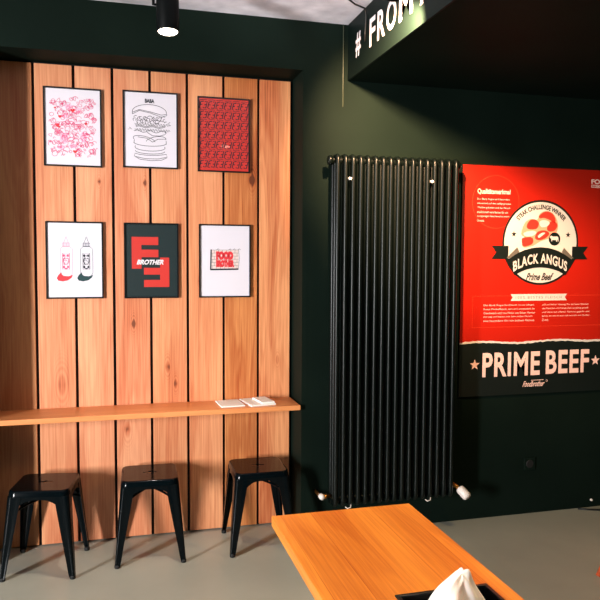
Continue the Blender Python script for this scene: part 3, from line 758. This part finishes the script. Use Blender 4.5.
# ------------------------------------------------------------------ lamps
def lamp(loc, direction, label, power, deg, col=(1.0, 0.72, 0.45), length=0.2, rad=0.05, hang=None, lit=True, blend=0.6):
    root = thing('spot_lamp', label, 'lamp', loc)
    d = Vector(direction).normalized(); q = d.to_track_quat('Z', 'Y').to_matrix().to_4x4()
    bm = NB(); prof = [(rad*0.55, -length+0.005), (rad*0.98, -length), (rad, -length+0.006), (rad, -0.004), (rad*0.96, 0), (rad*0.9, 0), (rad*0.9, -0.008), (rad*0.6, -0.0085)]
    lathe(bm, prof, 32); bmesh.ops.transform(bm, matrix=q, verts=bm.verts); b = obj('lamp_housing', bm, M_lamp, root, smooth=True)
    b.modifiers.new('es', 'EDGE_SPLIT').split_angle = R(40)
    bm = NB(); lathe(bm, [(rad*0.86, -0.004), (rad*0.8, -0.001), (0.001, 0.0015)], 32); bmesh.ops.transform(bm, matrix=q, verts=bm.verts); obj('lens', bm, M_lens, root, smooth=True)
    # bracket arm to the ceiling
    top = (H if loc[0] < 1.28 else 2.607)-loc[2]; cc = d*(-length*0.6)
    side = Vector((-rad-0.012, 0, 0))
    bm = NB(); tube(bm, [cc+Vector((-rad*0.9, 0, 0)), cc+side, cc+side+Vector((0, 0, 0.03)), Vector((cc.x+side.x, cc.y, top-0.02))], 0.007, 8); obj('bracket', bm, M_lamp, root, smooth=True)
    bm = NB(); lathe(bm, [(0.03, top-0.02), (0.03, top)], 16, o=(cc.x+side.x, cc.y, 0)); obj('ceiling_mount', bm, M_lamp, root)
    s = spot('lamp_light', Vector(loc)+d*0.012, Vector(loc)+d*1.0, power, col, deg, blend, rad*0.5)
    s.parent = root; s.matrix_parent_inverse = Matrix.Translation(Vector(loc)).inverted()
    return root
lamp((0.237, 3.17, 2.6), (0.0, -0.10, -1), 'lit black cylinder spotlight hanging above the framed prints', 80, 62, length=0.2, col=(1.0, 0.9, 0.78))
lamp((1.115, 2.69, 2.69), (0.50, 0.80, -0.36), 'black spotlight turned to the wall beside the FROM lettering, only its back showing', 720, 77, col=(1.0, 0.58, 0.32), length=0.15, blend=0.8)
lamp((1.0, 1.5, 2.64), (-0.1, 0.05, -1), 'black spotlight above the foreground table', 125, 64, length=0.18)
lamp((2.3, 2.3, 2.45), (0.05, 0.25, -1), 'added unseen spotlight under the soffit, brightening the beef poster', 62, 148, col=(1.0, 0.70, 0.33), length=0.15)  # added lamp out of view, brightens the poster and the floor at right

lamp((0.6, 1.7, 2.35), (0.12, 0.9, 0.56), 'added unseen spotlight turned up to brighten the concrete ceiling', 130, 50, col=(1.0, 0.93, 0.95), length=0.15)  # invented uplight out of view, there only to brighten the ceiling

# cable looping from the ceiling down the soffit
bm = NB(); tube(bm, [(1.08, 3.25, H-0.004), (1.13, 3.36, H-0.006), (1.2, 3.42, H-0.012), (1.262, 3.44, H-0.02), (1.274, 3.455, H-0.06), (1.275, 3.47, 2.80), (1.275, 3.475, 2.74)], 0.0045, 8)
tag(obj('lamp_cable', bm, M_cable, smooth=True), 'thin black cable looping from the ceiling onto the soffit', 'cable')
# floor cable
bm = NB(); tube(bm, [(2.86, 3.74, 0.006), (2.92, 3.71, 0.006), (3.0, 3.68, 0.006), (3.1, 3.67, 0.006), (3.3, 3.66, 0.006), (3.7, 3.7, 0.006)], 0.006, 8)
tag(obj('floor_cable', bm, M_cable, smooth=True), 'black cable lying on the floor along the wall under the poster', 'cable')
# dark socket plate
so = thing('wall_socket', 'black wall socket low on the dark wall under the poster', 'socket', (2.51, YM, 0.32))
bm = NB(); box(bm, -0.04, 0.04, -0.009, 0, -0.04, 0.04); obj('socket_plate', bm, M_wall, so, bevel=0.003)
bm = NB(); lathe(bm, [(0.024, -0.011), (0.026, -0.009), (0.026, -0.0085)], 20, 'Y'); obj('socket_insert', bm, M_rubber, so)
bm = NB(); lathe(bm, [(0.003, -0.012), (0.007, -0.010), (0.008, 0)], 12, 'Y', (2.975, YM, 0.047))
tag(obj('wall_screw', bm, M_white), 'tiny white screw low on the wall above the floor cable', 'screw')

# wooden stool entering at the right edge
ws = thing('wooden_stool', 'reddish wooden stool, only one leg tip showing at the right edge of the floor', 'stool', (2.708, 2.905, 0), R(45))
bm = NB(); lathe(bm, [(0.165, 0.425), (0.175, 0.432), (0.175, 0.448), (0.165, 0.455)], 32); obj('seat', bm, M_redwood, ws, smooth=False)
for sx, sy in ((-1, -1), (1, -1), (1, 1), (-1, 1)):
    bm = NB(); tube(bm, [(sx*0.25, sy*0.25, 0), (sx*0.09, sy*0.09, 0.43)], [0.014, 0.02], 12); obj('leg', bm, M_redwood, ws, smooth=True)

# thin painted wire running down the wall beside the soffit
bm = NB(); tube(bm, [(1.252, YM-0.003, H-0.005), (1.252, YM-0.003, 2.46)], 0.0025, 8)
tag(obj('wall_wire', bm, M_wire, smooth=True), 'thin painted wire running down the wall beside the soffit corner', 'wire')
